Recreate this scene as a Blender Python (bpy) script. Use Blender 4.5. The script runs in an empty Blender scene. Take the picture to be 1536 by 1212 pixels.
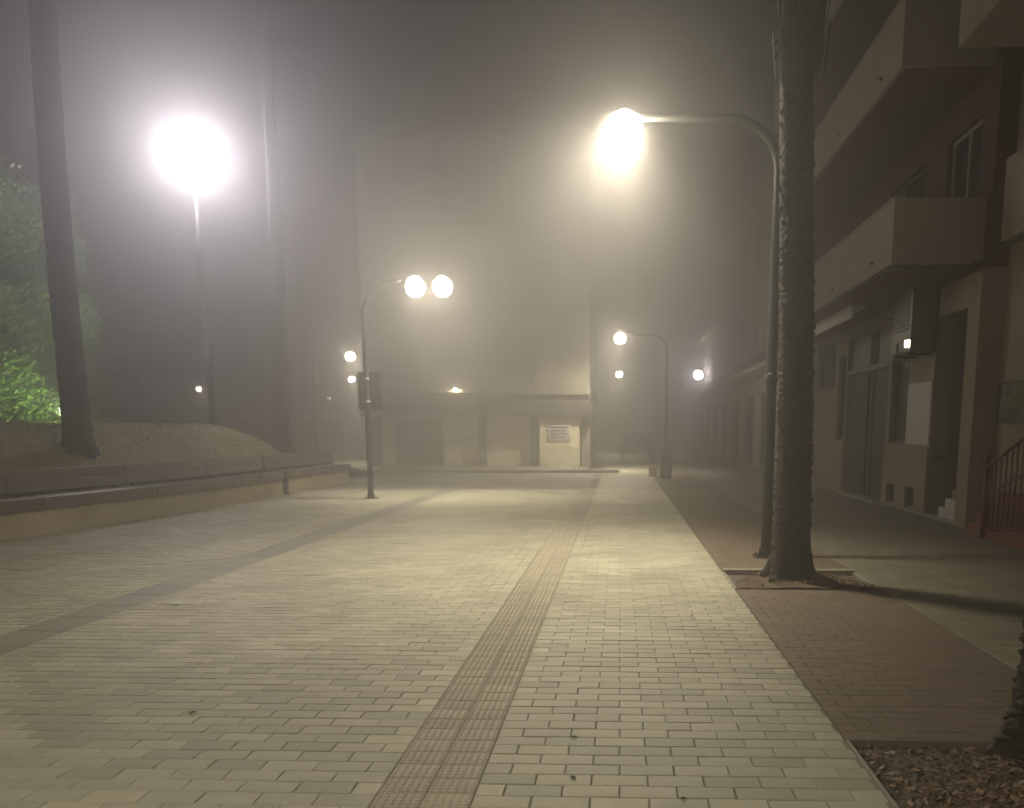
import bpy, math, random
from mathutils import Vector, Matrix, noise
R = math.radians
random.seed(7)
sc = bpy.context.scene
C = sc.collection

# ------------------------------------------------------------------ camera, world, exposure
cam_d = bpy.data.cameras.new('camera'); cam = bpy.data.objects.new('camera', cam_d); C.objects.link(cam)
cam.location = (0, 0, 1.55)
cam.rotation_euler = (R(90 - 8.867), 0, R(1.992))
cam_d.sensor_fit = 'HORIZONTAL'; cam_d.sensor_width = 36
cam_d.lens = 36 * 1250 / 1536
cam_d.shift_x = -(885 - 768) / 1536
cam_d.shift_y = (840 - 606) / 1536
cam_d.clip_start = .05; cam_d.clip_end = 1000
sc.camera = cam

w = bpy.data.worlds.new('World'); sc.world = w; w.use_nodes = True
nt = w.node_tree; nt.nodes.clear()
wo = nt.nodes.new('ShaderNodeOutputWorld'); bg = nt.nodes.new('ShaderNodeBackground')
sk = nt.nodes.new('ShaderNodeTexSky'); sk.sky_type = 'NISHITA'; sk.sun_disc = False
sk.sun_elevation = R(-4); sk.sun_rotation = R(200)
nt.links.new(sk.outputs[0], bg.inputs[0]); nt.links.new(bg.outputs[0], wo.inputs[0])
bg.inputs[1].default_value = .05

sc.view_settings.view_transform = 'Standard'; sc.view_settings.look = 'None'
sc.view_settings.gamma = 1; sc.view_settings.exposure = 0.08
sc.view_settings.use_curve_mapping = False
sc.cycles.use_denoising = True
sc.cycles.max_bounces = 5; sc.cycles.diffuse_bounces = 2; sc.cycles.glossy_bounces = 2
sc.cycles.volume_bounces = 1; sc.cycles.transparent_max_bounces = 8
sc.cycles.sample_clamp_indirect = 4
WARM = (1.0, .885, .65); COOL = (1.0, .93, .965)
FOG = .062

# ------------------------------------------------------------------ helpers
class MB:
    def __init__(s): s.v = []; s.f = []
    def quad(s, a, b, c, d):
        i = len(s.v); s.v += [a, b, c, d]; s.f.append((i, i+1, i+2, i+3)); return s
    def box(s, x0, x1, y0, y1, z0, z1, cut=0, M=None):
        i = len(s.v)
        if cut:
            L = [(x0, y0, z0), (x1, y0, z0), (x1, y1, z0), (x0, y1, z0),
                 (x0, y0, z1-cut), (x1, y0, z1-cut), (x1, y1, z1-cut), (x0, y1, z1-cut),
                 (x0+cut, y0+cut, z1), (x1-cut, y0+cut, z1), (x1-cut, y1-cut, z1), (x0+cut, y1-cut, z1)]
            F = [(0, 1, 5, 4), (1, 2, 6, 5), (2, 3, 7, 6), (3, 0, 4, 7), (4, 5, 9, 8), (5, 6, 10, 9), (6, 7, 11, 10), (7, 4, 8, 11), (8, 9, 10, 11)]
        else:
            L = [(x0, y0, z0), (x1, y0, z0), (x1, y1, z0), (x0, y1, z0), (x0, y0, z1), (x1, y0, z1), (x1, y1, z1), (x0, y1, z1)]
            F = [(3, 2, 1, 0), (4, 5, 6, 7), (0, 1, 5, 4), (1, 2, 6, 5), (2, 3, 7, 6), (3, 0, 4, 7)]
        if M is not None: L = [tuple(M @ Vector(p)) for p in L]
        s.v += L; s.f += [tuple(i+k for k in f) for f in F]; return s
    def beam(s, a, b, wd, h):           # box between two points, wd across (horizontal), h vertical
        a = Vector(a); b = Vector(b); d = b-a; dn = d.normalized()
        sd = dn.cross(Vector((0, 0, 1)))
        sd = Vector((1, 0, 0)) if sd.length < 1e-4 else sd.normalized()
        up = sd.cross(dn).normalized()
        i = len(s.v)
        for p in (a, b):
            for q, r in ((-1, -1), (1, -1), (1, 1), (-1, 1)): s.v.append(tuple(p + sd*q*wd/2 + up*r*h/2))
        s.f += [(i+3, i+2, i+1, i), (i+4, i+5, i+6, i+7)] + [(i+k, i+(k+1) % 4, i+4+(k+1) % 4, i+4+k) for k in range(4)]
        return s
    def tube(s, pts, rad, n=12, cap=True):
        pts = [Vector(p) for p in pts]
        if not hasattr(rad, '__len__'): rad = [rad]*len(pts)
        i0 = len(s.v); pu = None
        for k, p in enumerate(pts):
            t = (pts[min(k+1, len(pts)-1)] - pts[max(k-1, 0)]).normalized()
            u = Vector((1, 0, 0)) if pu is None and abs(t.x) < .9 else (Vector((0, 1, 0)) if pu is None else pu)
            u = (u - t*u.dot(t)).normalized(); pu = u; vv = t.cross(u)
            for j in range(n):
                a = 2*math.pi*j/n; s.v.append(tuple(p + (u*math.cos(a) + vv*math.sin(a))*rad[k]))
        for k in range(len(pts)-1):
            for j in range(n):
                a = i0+k*n+j; b = i0+k*n+(j+1) % n; s.f.append((a, b, b+n, a+n))
        if cap:
            s.f.append(tuple(i0+j for j in range(n))[::-1]); s.f.append(tuple(i0+(len(pts)-1)*n+j for j in range(n)))
        return s
    def lathe(s, prof, c=(0, 0, 0), n=24):
        i0 = len(s.v)
        for r, z in prof:
            for j in range(n):
                a = 2*math.pi*j/n; s.v.append((c[0]+r*math.cos(a), c[1]+r*math.sin(a), c[2]+z))
        for k in range(len(prof)-1):
            for j in range(n):
                a = i0+k*n+j; b = i0+k*n+(j+1) % n; s.f.append((a, b, b+n, a+n))
        return s
    def mesh(s, name, m, smooth=False):
        me = bpy.data.meshes.new(name); me.from_pydata(s.v, [], s.f)
        if smooth: me.polygons.foreach_set('use_smooth', [True]*len(me.polygons))
        if m: me.materials.append(m)
        me.update(); return me
    def build(s, name, m, parent=None, smooth=False, kind=None, label=None, bevel=0):
        o = link(name, s.mesh(name, m, smooth), parent)
        if kind: o['kind'] = kind
        if label: o['label'] = label
        if bevel:
            b = o.modifiers.new('bevel', 'BEVEL'); b.width = bevel; b.segments = 2; b.limit_method = 'ANGLE'
        return o

def link(name, me, parent=None, local=False):
    o = bpy.data.objects.new(name, me); C.objects.link(o)
    if parent is not None:
        o.parent = parent
        if not local and not parent.get('_local'):
            p = parent; off = Vector((0, 0, 0))
            while p is not None:
                if p.type == 'EMPTY': off += Vector(p.location)
                p = p.parent
            if parent.type == 'EMPTY': o.matrix_parent_inverse = Matrix.Translation(-off)
    return o
def thing(name, label, cat, loc=(0, 0, 0), group=None, kind=None, local=False, rz=0):
    o = bpy.data.objects.new(name, None); C.objects.link(o); o.location = loc; o.rotation_euler = (0, 0, rz)
    o.empty_display_size = .2
    tag(o, label, cat, group, kind)
    if local: o['_local'] = 1
    return o
def tag(o, label=None, cat=None, group=None, kind=None):
    if label: o['label'] = label
    if cat: o['category'] = cat
    if group: o['group'] = group
    if kind: o['kind'] = kind
    return o
def dup(o, parent=None, loc=None, rz=None, label=None):
    c = o.copy(); C.objects.link(c)
    if parent is not None: c.parent = parent
    if loc is not None: c.location = loc
    if rz is not None: c.rotation_euler = (0, 0, rz)
    if label: c['label'] = label
    for ch in list(o.children): dup(ch, c)
    return c

def mat(name, col, rough=.7, var=.25, scale=6, bump=.2, bscale=60, metal=0, isl=0.0, stain=None, stain_amt=.4, stain_scale=1.2, rvar=0.0, spec=.5, objrand=0.0):
    m = bpy.data.materials.new(name); m.use_nodes = True; t = m.node_tree; N = t.nodes; L = t.links
    b = N['Principled BSDF']; b.inputs['Metallic'].default_value = metal; b.inputs['Specular IOR Level'].default_value = spec
    tc = N.new('ShaderNodeTexCoord')
    def nz(sc_, det=4, ro=.6):
        n = N.new('ShaderNodeTexNoise'); n.inputs['Scale'].default_value = sc_; n.inputs['Detail'].default_value = det; n.inputs['Roughness'].default_value = ro
        L.new(tc.outputs['Object'], n.inputs['Vector']); return n
    def math_(op, a, bb):
        n = N.new('ShaderNodeMath'); n.operation = op
        for k, q in enumerate((a, bb)):
            if isinstance(q, (int, float)): n.inputs[k].default_value = q
            else: L.new(q, n.inputs[k])
        return n.outputs[0]
    n1 = nz(scale)
    f = math_('MULTIPLY_ADD', n1.outputs['Fac'], 2*var); f.node.inputs[2].default_value = 1-var
    if isl:
        g = N.new('ShaderNodeNewGeometry'); f = math_('MULTIPLY', f, math_('ADD', math_('MULTIPLY', g.outputs['Random Per Island'], 2*isl), 1-isl))
    if objrand:
        oi = N.new('ShaderNodeObjectInfo'); f = math_('MULTIPLY', f, math_('ADD', math_('MULTIPLY', oi.outputs['Random'], 2*objrand), 1-objrand))
    vm = N.new('ShaderNodeVectorMath'); vm.operation = 'SCALE'; vm.inputs[0].default_value = col; L.new(f, vm.inputs['Scale'])
    out = vm.outputs[0]
    if stain:
        n2 = nz(stain_scale, 6, .65); cr = N.new('ShaderNodeValToRGB'); cr.color_ramp.elements[0].position = .42; cr.color_ramp.elements[1].position = .68
        L.new(n2.outputs['Fac'], cr.inputs[0]); mx = N.new('ShaderNodeMix'); mx.data_type = 'RGBA'
        L.new(math_('MULTIPLY', cr.outputs[0], stain_amt), mx.inputs[0]); L.new(out, mx.inputs[6]); mx.inputs[7].default_value = (*stain, 1); out = mx.outputs[2]
    L.new(out, b.inputs['Base Color'])
    if rvar:
        n3 = nz(scale*.6+.5, 5); L.new(math_('ADD', math_('MULTIPLY', n3.outputs['Fac'], 2*rvar), rough-rvar), b.inputs['Roughness'])
    else: b.inputs['Roughness'].default_value = rough
    if bump:
        n4 = nz(bscale, 3); bp = N.new('ShaderNodeBump'); bp.inputs['Strength'].default_value = bump; bp.inputs['Distance'].default_value = .01
        L.new(n4.outputs['Fac'], bp.inputs['Height']); L.new(bp.outputs[0], b.inputs['Normal'])
    return m
def emis(name, col, s):
    m = bpy.data.materials.new(name); m.use_nodes = True; b = m.node_tree.nodes['Principled BSDF']
    b.inputs['Base Color'].default_value = (.8, .8, .8, 1)
    b.inputs['Emission Color'].default_value = (*col, 1); b.inputs['Emission Strength'].default_value = s
    return m
def leafmat(name, col):
    m = mat(name, col, .55, .3, 3, 0, isl=.45); t = m.node_tree; b = t.nodes['Principled BSDF']
    tr = t.nodes.new('ShaderNodeBsdfTranslucent'); mx = t.nodes.new('ShaderNodeMixShader'); mx.inputs[0].default_value = .35
    src = b.inputs['Base Color'].links[0].from_socket; t.links.new(src, tr.inputs['Color'])
    o = t.nodes['Material Output']; t.links.new(b.outputs[0], mx.inputs[1]); t.links.new(tr.outputs[0], mx.inputs[2]); t.links.new(mx.outputs[0], o.inputs['Surface'])
    return m

M = dict(
    paver=mat('paver', (.475, .455, .35), .46, .18, 5, .5, 90, isl=.17, objrand=.17, stain=(.24, .225, .18), stain_amt=.55, stain_scale=.9, rvar=.15),
    paver2=mat('paver_side', (.24, .225, .17), .6, .16, 5, .5, 90, isl=.12, stain=(.15, .14, .11), stain_amt=.4, rvar=.1),
    joint=mat('joint_sand', (.26, .25, .205), .95, .3, 30, .5), redjoint=mat('red_joint', (.12, .09, .065), .9, .3, 30, .4),
    tactile=mat('tactile', (.50, .465, .36), .55, .15, 6, .3, 90, objrand=.12, stain=(.16, .11, .08), stain_amt=.45, stain_scale=1.6, rvar=.1),
    darkslab=mat('dark_slab', (.31, .295, .25), .5, .2, 6, .4, objrand=.12, rvar=.1),
    redpave=mat('red_paving', (.175, .135, .10), .7, .2, 4, .4, 80, isl=.12, stain=(.12, .085, .065), stain_amt=.4, rvar=.1),
    asphalt=mat('asphalt', (.27, .26, .23), .6, .3, 8, .6, 120, rvar=.12),
    ground=mat('ground', (.13, .12, .10), .9, .3, 2, .4),
    kerb=mat('kerb_stone', (.34, .32, .27), .7, .2, 6, .4),
    soil=mat('soil', (.11, .075, .05), .95, .4, 8, 1, 40, stain=(.2, .15, .1), stain_amt=.6, stain_scale=9),
    chips=mat('bark_chips', (.2, .14, .095), .6, .3, 20, .4, isl=.6),
    dirt=mat('mound_soil', (.33, .27, .15), .95, .35, 2, .8, 30, stain=(.2, .21, .08), stain_amt=.7, stain_scale=.9),
    grass=mat('grass', (.5, .44, .19), .7, .3, .8, 0, isl=.45),
    cream=mat('cream_concrete', (.46, .39, .26), .8, .15, 4, .4, 40, stain=(.25, .18, .11), stain_amt=.5, stain_scale=2.2),
    wood=mat('dark_wood', (.085, .055, .038), .3, .3, 7, .3, 70, objrand=.2, rvar=.1, spec=.9), canopy=mat('canopy_dark', (.06, .056, .048), .8, .1, 1, 0),
    metal=mat('painted_metal', (.028, .03, .028), .45, .15, 9, .1, metal=.3, rvar=.1),
    chrome=mat('bright_metal', (.7, .68, .62), .16, .05, 9, 0, metal=1),
    galv=mat('galvanised', (.3, .3, .29), .4, .15, 9, .1, metal=.8),
    bark=mat('palm_bark', (.028, .022, .015), .6, .45, 18, .9, 60, rvar=.18, spec=.35), bark_dry=mat('palm_bark_dry', (.03, .025, .02), .85, .4, 18, .9, 60),
    bark2=mat('tree_bark', (.07, .055, .04), .8, .3, 12, .8),
    thatch=mat('dead_frond', (.05, .038, .026), .8, .3, 12, .3, isl=.3),
    leaf=leafmat('leaf_green', (.16, .24, .08)), leafd=leafmat('leaf_dark', (.06, .085, .03)),
    plaster=mat('plaster', (.31, .26, .19), .85, .12, 3, .3, 50, stain=(.16, .125, .09), stain_amt=.5, stain_scale=.9),
    plaster2=mat('tan_plaster', (.33, .28, .21), .85, .12, 3, .3, 50, stain=(.14, .11, .075), stain_amt=.5, stain_scale=.9),
    plasterg=mat('greenish_plaster', (.19, .19, .145), .8, .12, 3, .3, 50),
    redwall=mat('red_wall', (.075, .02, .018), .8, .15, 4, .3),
    stone=mat('base_stone', (.34, .27, .19), .7, .15, 5, .4, objrand=.1),
    white=mat('white_paint', (.62, .6, .56), .45, .08, 5, .1),
    frame=mat('frame_paint', (.10, .10, .08), .4, .1, 9, .1),
    frame_l=mat('light_frame', (.36, .34, .29), .35, .1, 9, .1),
    shutter=mat('shutter', (.045, .042, .032), .5, .15, 9, .2),
    glass=mat('dark_glass', (.015, .017, .018), .08, .1, 4, 0, spec=.6),
    redmetal=mat('red_metal', (.13, .032, .022), .4, .15, 9, .1),
    redbrick=mat('red_step', (.2, .08, .055), .7, .2, 6, .4, objrand=.15),
    farwall=mat('far_wall', (.25, .235, .185), .85, .1, 1, .1), farcream=mat('far_cream', (.45, .39, .29), .85, .12, 2, .2), shopwall=mat('shop_wall', (.78, .72, .53), .85, .08, 1, .1), fardark=mat('far_dark', (.2, .185, .145), .8, .1, 1, 0),
    paper=mat('paper', (.75, .74, .7), .5, .05, 9, 0), ink=mat('ink', (.05, .05, .05), .6, .1, 9, 0),
    print_g=mat('print_green', (.09, .11, .05), .5, .3, 9, 0), carbody=mat('car_paint', (.05, .055, .06), .25, .05, 4, 0, metal=.4), rubber=mat('rubber', (.02, .02, .02), .8, .1, 9, .1),
    lens_w=emis('lamp_lens_warm', WARM, 70), lens_c=emis('lamp_lens_cool', COOL, 90), lens_far=emis('lamp_lens_far', (1, .85, .6), 650), lens_g=emis('flood_lens', (.75, 1, .6), 30),
)

# ------------------------------------------------------------------ haze
hz = MB().box(-165, 165, -60, 165, -1.3, 17.2).build('haze', None)
hm = bpy.data.materials.new('haze'); hm.use_nodes = True; t = hm.node_tree; t.nodes.clear()
o_ = t.nodes.new('ShaderNodeOutputMaterial'); pv = t.nodes.new('ShaderNodeVolumePrincipled')
pv.inputs['Color'].default_value = (.40, .395, .405, 1); pv.inputs['Density'].default_value = FOG; pv.inputs['Anisotropy'].default_value = .82
t.links.new(pv.outputs[0], o_.inputs['Volume']); hz.data.materials.append(hm); tag(hz, 'pale night fog filling the street and the square', None, None, 'stuff')

# ------------------------------------------------------------------ the ground
g = MB()
g.quad((-150, -50, -.03), (150, -50, -.03), (150, 150, -.03), (-150, 150, -.03)); g.build('ground', M['ground'], kind='structure')
def xb(y): return -8.1 - (.0087*(20-y)**2 if y < 20 else 0)    # front line of the long bench

g = MB(); g.quad((-16, -2, -.0065), (1.15, -2, -.0065), (1.15, 22, -.0065), (-16, 22, -.0065)); g.quad((-.75, 22, -.0065), (1.15, 22, -.0065), (1.15, 60, -.0065), (-.75, 60, -.0065))
square = g.build('paved_square', M['joint'], kind='structure')
PW, PD, GAP = .25, .117, .0055
cam_i = None
def inview(x, y):
    d = y/1.0
    px = 929 + 1250*x/max(y, .1); py = 645 + 1250*1.55/max(y, .1)
    return -40 < px < 1560 and py < 1235
cells = []
def bond(x0, x1, y0, y1, pw, pd):
    rows = int((y1-y0)/pd)
    for r in range(rows):
        y = y0 + r*pd; off = (r % 2)*pw/2; x = x0 - off
        while x < x1 - .02:
            a, b = max(x, x0), min(x+pw, x1)
            if b-a > .03: yield (a, b, y, y+pd)
            x += pw
STL, STR = -4.72, -4.28          # dark band
TL, TR = -1.035, -.615           # tactile band
for (a, b) in ((STR, TL), (TR, 1.15)):
    cells += list(bond(a, b, -.5, 22, PW, PD))
cells += [c for c in bond(-13, STL, 3, 22, PW, PD) if c[1] < xb(c[2])+.02 or True]
cells = [c for c in cells if c[0] > xb(c[2])-.25]
cells += list(bond(TR, 1.15, 22.0, 38, PW, PD))
rng = random.Random(3)
full = [c for c in cells if abs((c[1]-c[0])-PW) < .002 and inview((c[0]+c[1])/2, c[2])]
full.sort(key=lambda c: c[2] + .25*abs(c[0]))
single = set(full[:300])
variants = []
for k in range(8):
    v = random.Random(k); m = MB()
    m.box(-PW/2+GAP/2, PW/2-GAP/2, -PD/2+GAP/2, PD/2-GAP/2, -.02, 0, cut=.0035)
    for i in range(4, 12): x, y, z = m.v[i]; m.v[i] = (x+v.uniform(-.0015, .0015), y+v.uniform(-.0012, .0012), z+v.uniform(-.0012, .0008))
    variants.append(m.mesh('paving_brick', M['paver']))
for c in full[:300]:
    o = link('paving_brick', rng.choice(variants), square, True)
    o.location = ((c[0]+c[1])/2, (c[2]+c[3])/2, rng.uniform(-.0015, .0015))
    o.rotation_euler = (rng.gauss(0, .006), rng.gauss(0, .004), rng.gauss(0, .006))
m = MB()
for c in cells:
    if c in single: continue
    cx, cy = (c[0]+c[1])/2, (c[2]+c[3])/2; hx, hy = (c[1]-c[0]-GAP)/2, (c[3]-c[2]-GAP)/2
    Mx = Matrix.Translation((cx, cy, rng.uniform(-.0015, .0015))) @ Matrix.Rotation(rng.gauss(0, .007), 4, 'X') @ Matrix.Rotation(rng.gauss(0, .004), 4, 'Y')
    m.box(-hx, hx, -hy, hy, -.016, 0, cut=.0035, M=Mx)
m.build('paving_bricks', M['paver'], square, kind='stuff')

# dark band of slabs
for i in range(48):
    y = -1 + i*.48
    mm = MB().box(STL+.004, STR-.004, y+.003, y+.477, -.02, .0005, cut=.004)
    if y < 22 and y > 2: mm.build('dark_slab', M['darkslab'], square)
# tactile band
tact = tag(MB().quad((TL, -1, -.0035), (TR, -1, -.0035), (TR, 23, -.0035), (TL, 23, -.0035)).build('tactile_strip', M['joint']), kind='structure')
tw, tl = (TR-TL)/2, .155
m = MB(); m.box(-tw/2+.003, tw/2-.003, -tl/2+.003, tl/2-.003, -.02, .0, cut=.003)
nx, ny = 6, 5
for i in range(nx):
    for j in range(ny):
        cx = -tw/2 + (i+.5)*tw/nx; cy = -tl/2 + (j+.5)*tl/ny; b = len(m.v)
        for r, z in ((.0115, 0), (.008, .0035)):
            for k in range(6): m.v.append((cx+r*math.cos(k*math.pi/3), cy+r*math.sin(k*math.pi/3), z))
        m.f += [(b+k, b+(k+1) % 6, b+6+(k+1) % 6, b+6+k) for k in range(6)] + [tuple(b+6+k for k in range(6))]
tmesh = m.mesh('tactile_tile', M['tactile'])
for r in range(140):
    for c in (0, 1):
        o = link('tactile_tile', tmesh, tact, True); o.location = (TL+tw*(c+.5), .9+tl*(r+.5), rng.uniform(-.001, .001)); o.rotation_euler = (rng.gauss(0, .006), rng.gauss(0, .006), 0)

# red band with tree pits
g = MB()
pit1 = (8.15, 9.12); pit0 = (2.3, 4.08)
for (a, b) in ((-2, pit0[0]), (pit0[1], pit1[0]), (pit1[1], 60)): g.quad((1.15, a, -.008), (2.6, a, -.008), (2.6, b, -.008), (1.15, b, -.008))
red = g.build('red_pavement', M['redjoint'], kind='structure'); m = MB()
for c in bond(1.155, 2.6, -.5, 40, .2, .1):
    if any(p[0]-.02 < (c[2]+c[3])/2 < p[1]+.02 for p in (pit0, pit1)): continue
    cx, cy = (c[0]+c[1])/2, (c[2]+c[3])/2; hx, hy = (c[1]-c[0]-.004)/2, (c[3]-c[2]-.004)/2
    m.box(-hx, hx, -hy, hy, -.016, 0, cut=.002, M=Matrix.Translation((cx, cy, rng.uniform(-.001, .001))) @ Matrix.Rotation(rng.gauss(0, .004), 4, 'X'))
m.build('red_bricks', M['redpave'], red, kind='stuff')
# pavement by the building
g = MB().quad((2.6, -2, -.008), (12, -2, -.008), (12, 62, -.008), (2.6, 62, -.008)); sw = g.build('side_pavement', M['joint'], kind='structure'); m = MB()
for c in bond(2.605, 5.95, 2, 34, .4, .2):
    cx, cy = (c[0]+c[1])/2, (c[2]+c[3])/2; hx, hy = (c[1]-c[0]-.005)/2, (c[3]-c[2]-.005)/2
    m.box(-hx, hx, -hy, hy, -.016, 0, cut=.003, M=Matrix.Translation((cx, cy, rng.uniform(-.001, .001))) @ Matrix.Rotation(rng.gauss(0, .003), 4, 'X'))
m.build('pavement_slabs', M['paver2'], sw, kind='stuff')
# cross street and far pavement
MB().quad((-60, 22.05, -.012), (-.8, 22.05, -.012), (-.8, 30.6, -.012), (-60, 30.6, -.012)).build('cross_street', M['asphalt'], kind='structure')
k = MB()
for i in range(50): k.box(-50+i, -49.01+i, 30.6, 30.75, -.03, .11, cut=.015)
k.build('kerb', M['kerb'], kind='structure')
MB().box(-50, -1.2, 30.755, 34, -.03, .1).build('far_pavement', M['paver2'], kind='structure')
MB().quad((-.8, 38, -.004), (1.15, 38, -.004), (1.15, 110, -.004), (-.8, 110, -.004)).build('far_road', M['paver2'], kind='structure')

# tree pits
def tree_pit(y0, y1, label, deep):
    t = thing('tree_pit', label, 'tree pit', (1.9, (y0+y1)/2, 0), 'tree pits in the red paving')
    rr = random.Random(int(y0*10)); n = 26; m = MB()
    for j in range(n+1):
        for i in range(n+1):
            x = 1.17+1.4*i/n; y = y0+(y1-y0)*j/n
            rim = min(i, j, n-i, n-j)/4
            h = -deep + .02*noise.noise((x*3, y*3, 0)) + .012*noise.noise((x*11, y*11, 3))
            d = math.hypot(x-1.9, y-((y0+y1)/2+.1)); h += .1*math.exp(-(d/.36)**2)
            if y0 > 5: h += deep*.9*(1-j/n)
            m.v.append((x, y, h))
    for j in range(n):
        for i in range(n): a = j*(n+1)+i; m.f.append((a, a+1, a+n+2, a+n+1))
    m.build('soil', M['soil'], t, True)
    k = MB(); z = .004 if y0 < 5 else .03
    MB().box(1.155, 2.58, y1-.02, y1+(.01 if y0 < 5 else .07), -.08, z, cut=.003).build('edging', M['redpave' if y0 < 5 else 'kerb'], t)
    MB().box(1.15, 1.168, y0, y1-.021, -.08, .003).build('edging', M['kerb'], t)
    MB().box(2.57, 2.6, y0, y1-.021, -.08, .004).build('edging', M['kerb'], t)
    m = MB()
    for _ in range(3200 if y0 < 5 else 300):
        x = rr.uniform(1.2, 2.55); y = rr.uniform(y0+.03, y1-.04); l = rr.uniform(.005, .022); wd = l*rr.uniform(.2, .6)
        h = -deep+.012+.02*noise.noise((x*3, y*3, 0)) + rr.uniform(0, .018)
        d = math.hypot(x-1.9, y-((y0+y1)/2+.1)); h += .1*math.exp(-(d/.36)**2)
        if y0 > 5: h += deep*.9*(1-(y-y0)/(y1-y0))
        Mx = Matrix.Translation((x, y, h)) @ Matrix.Rotation(rr.uniform(0, 6.3), 4, 'Z') @ Matrix.Rotation(rr.gauss(0, .5), 4, 'X') @ Matrix.Rotation(rr.gauss(0, .4), 4, 'Y')
        m.box(-l, l, -wd, wd, 0, .004, M=Mx)
    m.build('bark_chips', M['chips'], t, kind='stuff')
    return t
tree_pit(pit0[0], pit0[1], 'nearest tree pit, dark mulch and dry chips at the bottom right corner', .045)
tree_pit(pit1[0], pit1[1], 'square soil pit with raised edging around the foot of the dark palm', .05)

# ------------------------------------------------------------------ palms
def palm(name_label, x, y, z0, h, r0, r1, lean=(0, 0), rough=.05, seed=1, flare=.35, skirt=None, mat_='bark'):
    t = thing('palm_tree', name_label, 'palm tree', (x, y, z0), 'palm trees along the square')
    m = MB(); n = 28; st = .021; K = int((h-z0)/st); rr = random.Random(seed)
    for k in range(K+1):
        z = z0-.15 + k*(h-z0+.15)/K; u = (z-z0)/(h-z0)
        cx = x + lean[0]*u + .06*math.sin(u*5+seed); cy = y + lean[1]*u
        base = r0+(r1-r0)*min(1, max(0, u*1.3)) + r0*flare*math.exp(-max(0, z-z0)/.22)
        ringamp = rough*(.55 + .45*noise.noise((0, seed, z*1.2)))
        saw = ((k*1.0) % 3)/3
        for j in range(n):
            a = 2*math.pi*j/n
            nn = noise.noise((math.cos(a)*2.2, math.sin(a)*2.2, z*5+seed*7)); n2 = noise.noise((math.cos(a)*6, math.sin(a)*6, z*14+seed))
            rad = base*(1 + .035*nn) + ringamp*(.28*saw*(.6+.8*abs(n2)) + .35*noise.noise((math.cos(a)*9, math.sin(a)*9, z*38+seed)))
            rad *= 1 + (.25*math.exp(-max(0, z-z0)/.15)*math.sin(a*5+seed) if flare else 0)
            m.v.append((cx+rad*math.cos(a), cy+rad*math.sin(a), z))
    for k in range(K):
        for j in range(n): a = k*n+j; b = k*n+(j+1) % n; m.f.append((a, b, b+n, a+n))
    m.build('trunk', M[mat_], t, False)
    m = MB()                                    # ragged leaf-base stubs all over the trunk
    for i in range(int((h-z0)*190)):
        z = z0+.12+(h-z0-.2)*rr.random(); u = (z-z0)/(h-z0); a = rr.uniform(0, 6.283)
        rad = (r0+(r1-r0)*min(1, u*1.3) + r0*flare*math.exp(-(z-z0)/.22))*rr.uniform(.97, 1.03)
        cx = x+lean[0]*u+.06*math.sin(u*5+seed); cy = y+lean[1]*u
        Mx = Matrix.Translation((cx+rad*math.cos(a), cy+rad*math.sin(a), z)) @ Matrix.Rotation(a, 4, 'Z') @ Matrix.Rotation(rr.uniform(-.9, .1), 4, 'Y') @ Matrix.Rotation(rr.gauss(0, .3), 4, 'X')
        q = rr.uniform(.5, 1.25); i0 = len(m.v)
        m.v += [tuple(Mx @ Vector(p)) for p in ((-.01, -.03*q, -.02*q), (-.01, .03*q, -.02*q), (-.01, .02*q, .03*q), (-.01, -.02*q, .03*q), (.026*q, .003, .012*q))]
        m.f += [(i0, i0+1, i0+4), (i0+1, i0+2, i0+4), (i0+2, i0+3, i0+4), (i0+3, i0, i0+4)]
    m.build('leaf_base_stubs', M[mat_], t, kind='stuff')
    tx, ty = x+lean[0], y+lean[1]
    # hanging dead fronds under the crown, and a fan-leaf crown
    sk0 = skirt or (h-1.4)
    m = MB()
    for i in range(620):
        a = rr.uniform(0, 6.283); z = rr.uniform(sk0+.35, h); L = rr.uniform(.35, .9); rr0 = r1*.8; ou = r1+rr.uniform(.03, .13)
        ca, sa = math.cos(a), math.sin(a); wd = rr.uniform(.015, .05)
        p0 = Vector((tx+ca*rr0, ty+sa*rr0, z)); p1 = Vector((tx+ca*ou, ty+sa*ou, z-L*.3)); p2 = Vector((tx+ca*(ou-.04), ty+sa*(ou-.04), max(z-L, sk0-.1*rr.random())))
        sd = Vector((-sa, ca, 0))*wd
        m.quad(tuple(p0-sd*.4), tuple(p0+sd*.4), tuple(p1+sd), tuple(p1-sd)); m.quad(tuple(p1-sd), tuple(p1+sd), tuple(p2+sd*.5), tuple(p2-sd*.5))
    m.build('dead_fronds', M['thatch'], t)
    fm = MB(); seg = 9
    fm.tube([(0, 0, 0), (.5, 0, .22), (1.0, 0, .3)], [.022, .016, .012], 5)
    for k in range(-seg, seg+1):
        a = k*.14; ca, sa = math.cos(a), math.sin(a); Lf = 1.0-.3*abs(k/seg)
        b = Vector((1.0, 0, .3)); e = b + Vector((ca*Lf, sa*Lf, -.15-.45*Lf*abs(k/seg)-.15)); mid = b + Vector((ca*Lf*.55, sa*Lf*.55, .0)); s2 = Vector((-sa, ca, 0))*.035
        fm.quad(tuple(b), tuple(mid-s2), tuple(e), tuple(mid+s2))
    fme = fm.mesh('palm_frond', M['leafd'])
    for i in range(26):
        o = link('frond', fme, t, True); o.location = (tx-x, ty-y, h-z0-.05+rr.uniform(-.2, .2)); o.rotation_euler = (0, rr.uniform(-1.1, .75), i*2.4)
    return t
palm('dark rough palm trunk in the soil pit beside the right-hand lamp pole', 1.75, 8.72, .03, 8.4, .182, .145, (-.03, 0), .05, 1, .42, skirt=4.95)
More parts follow.
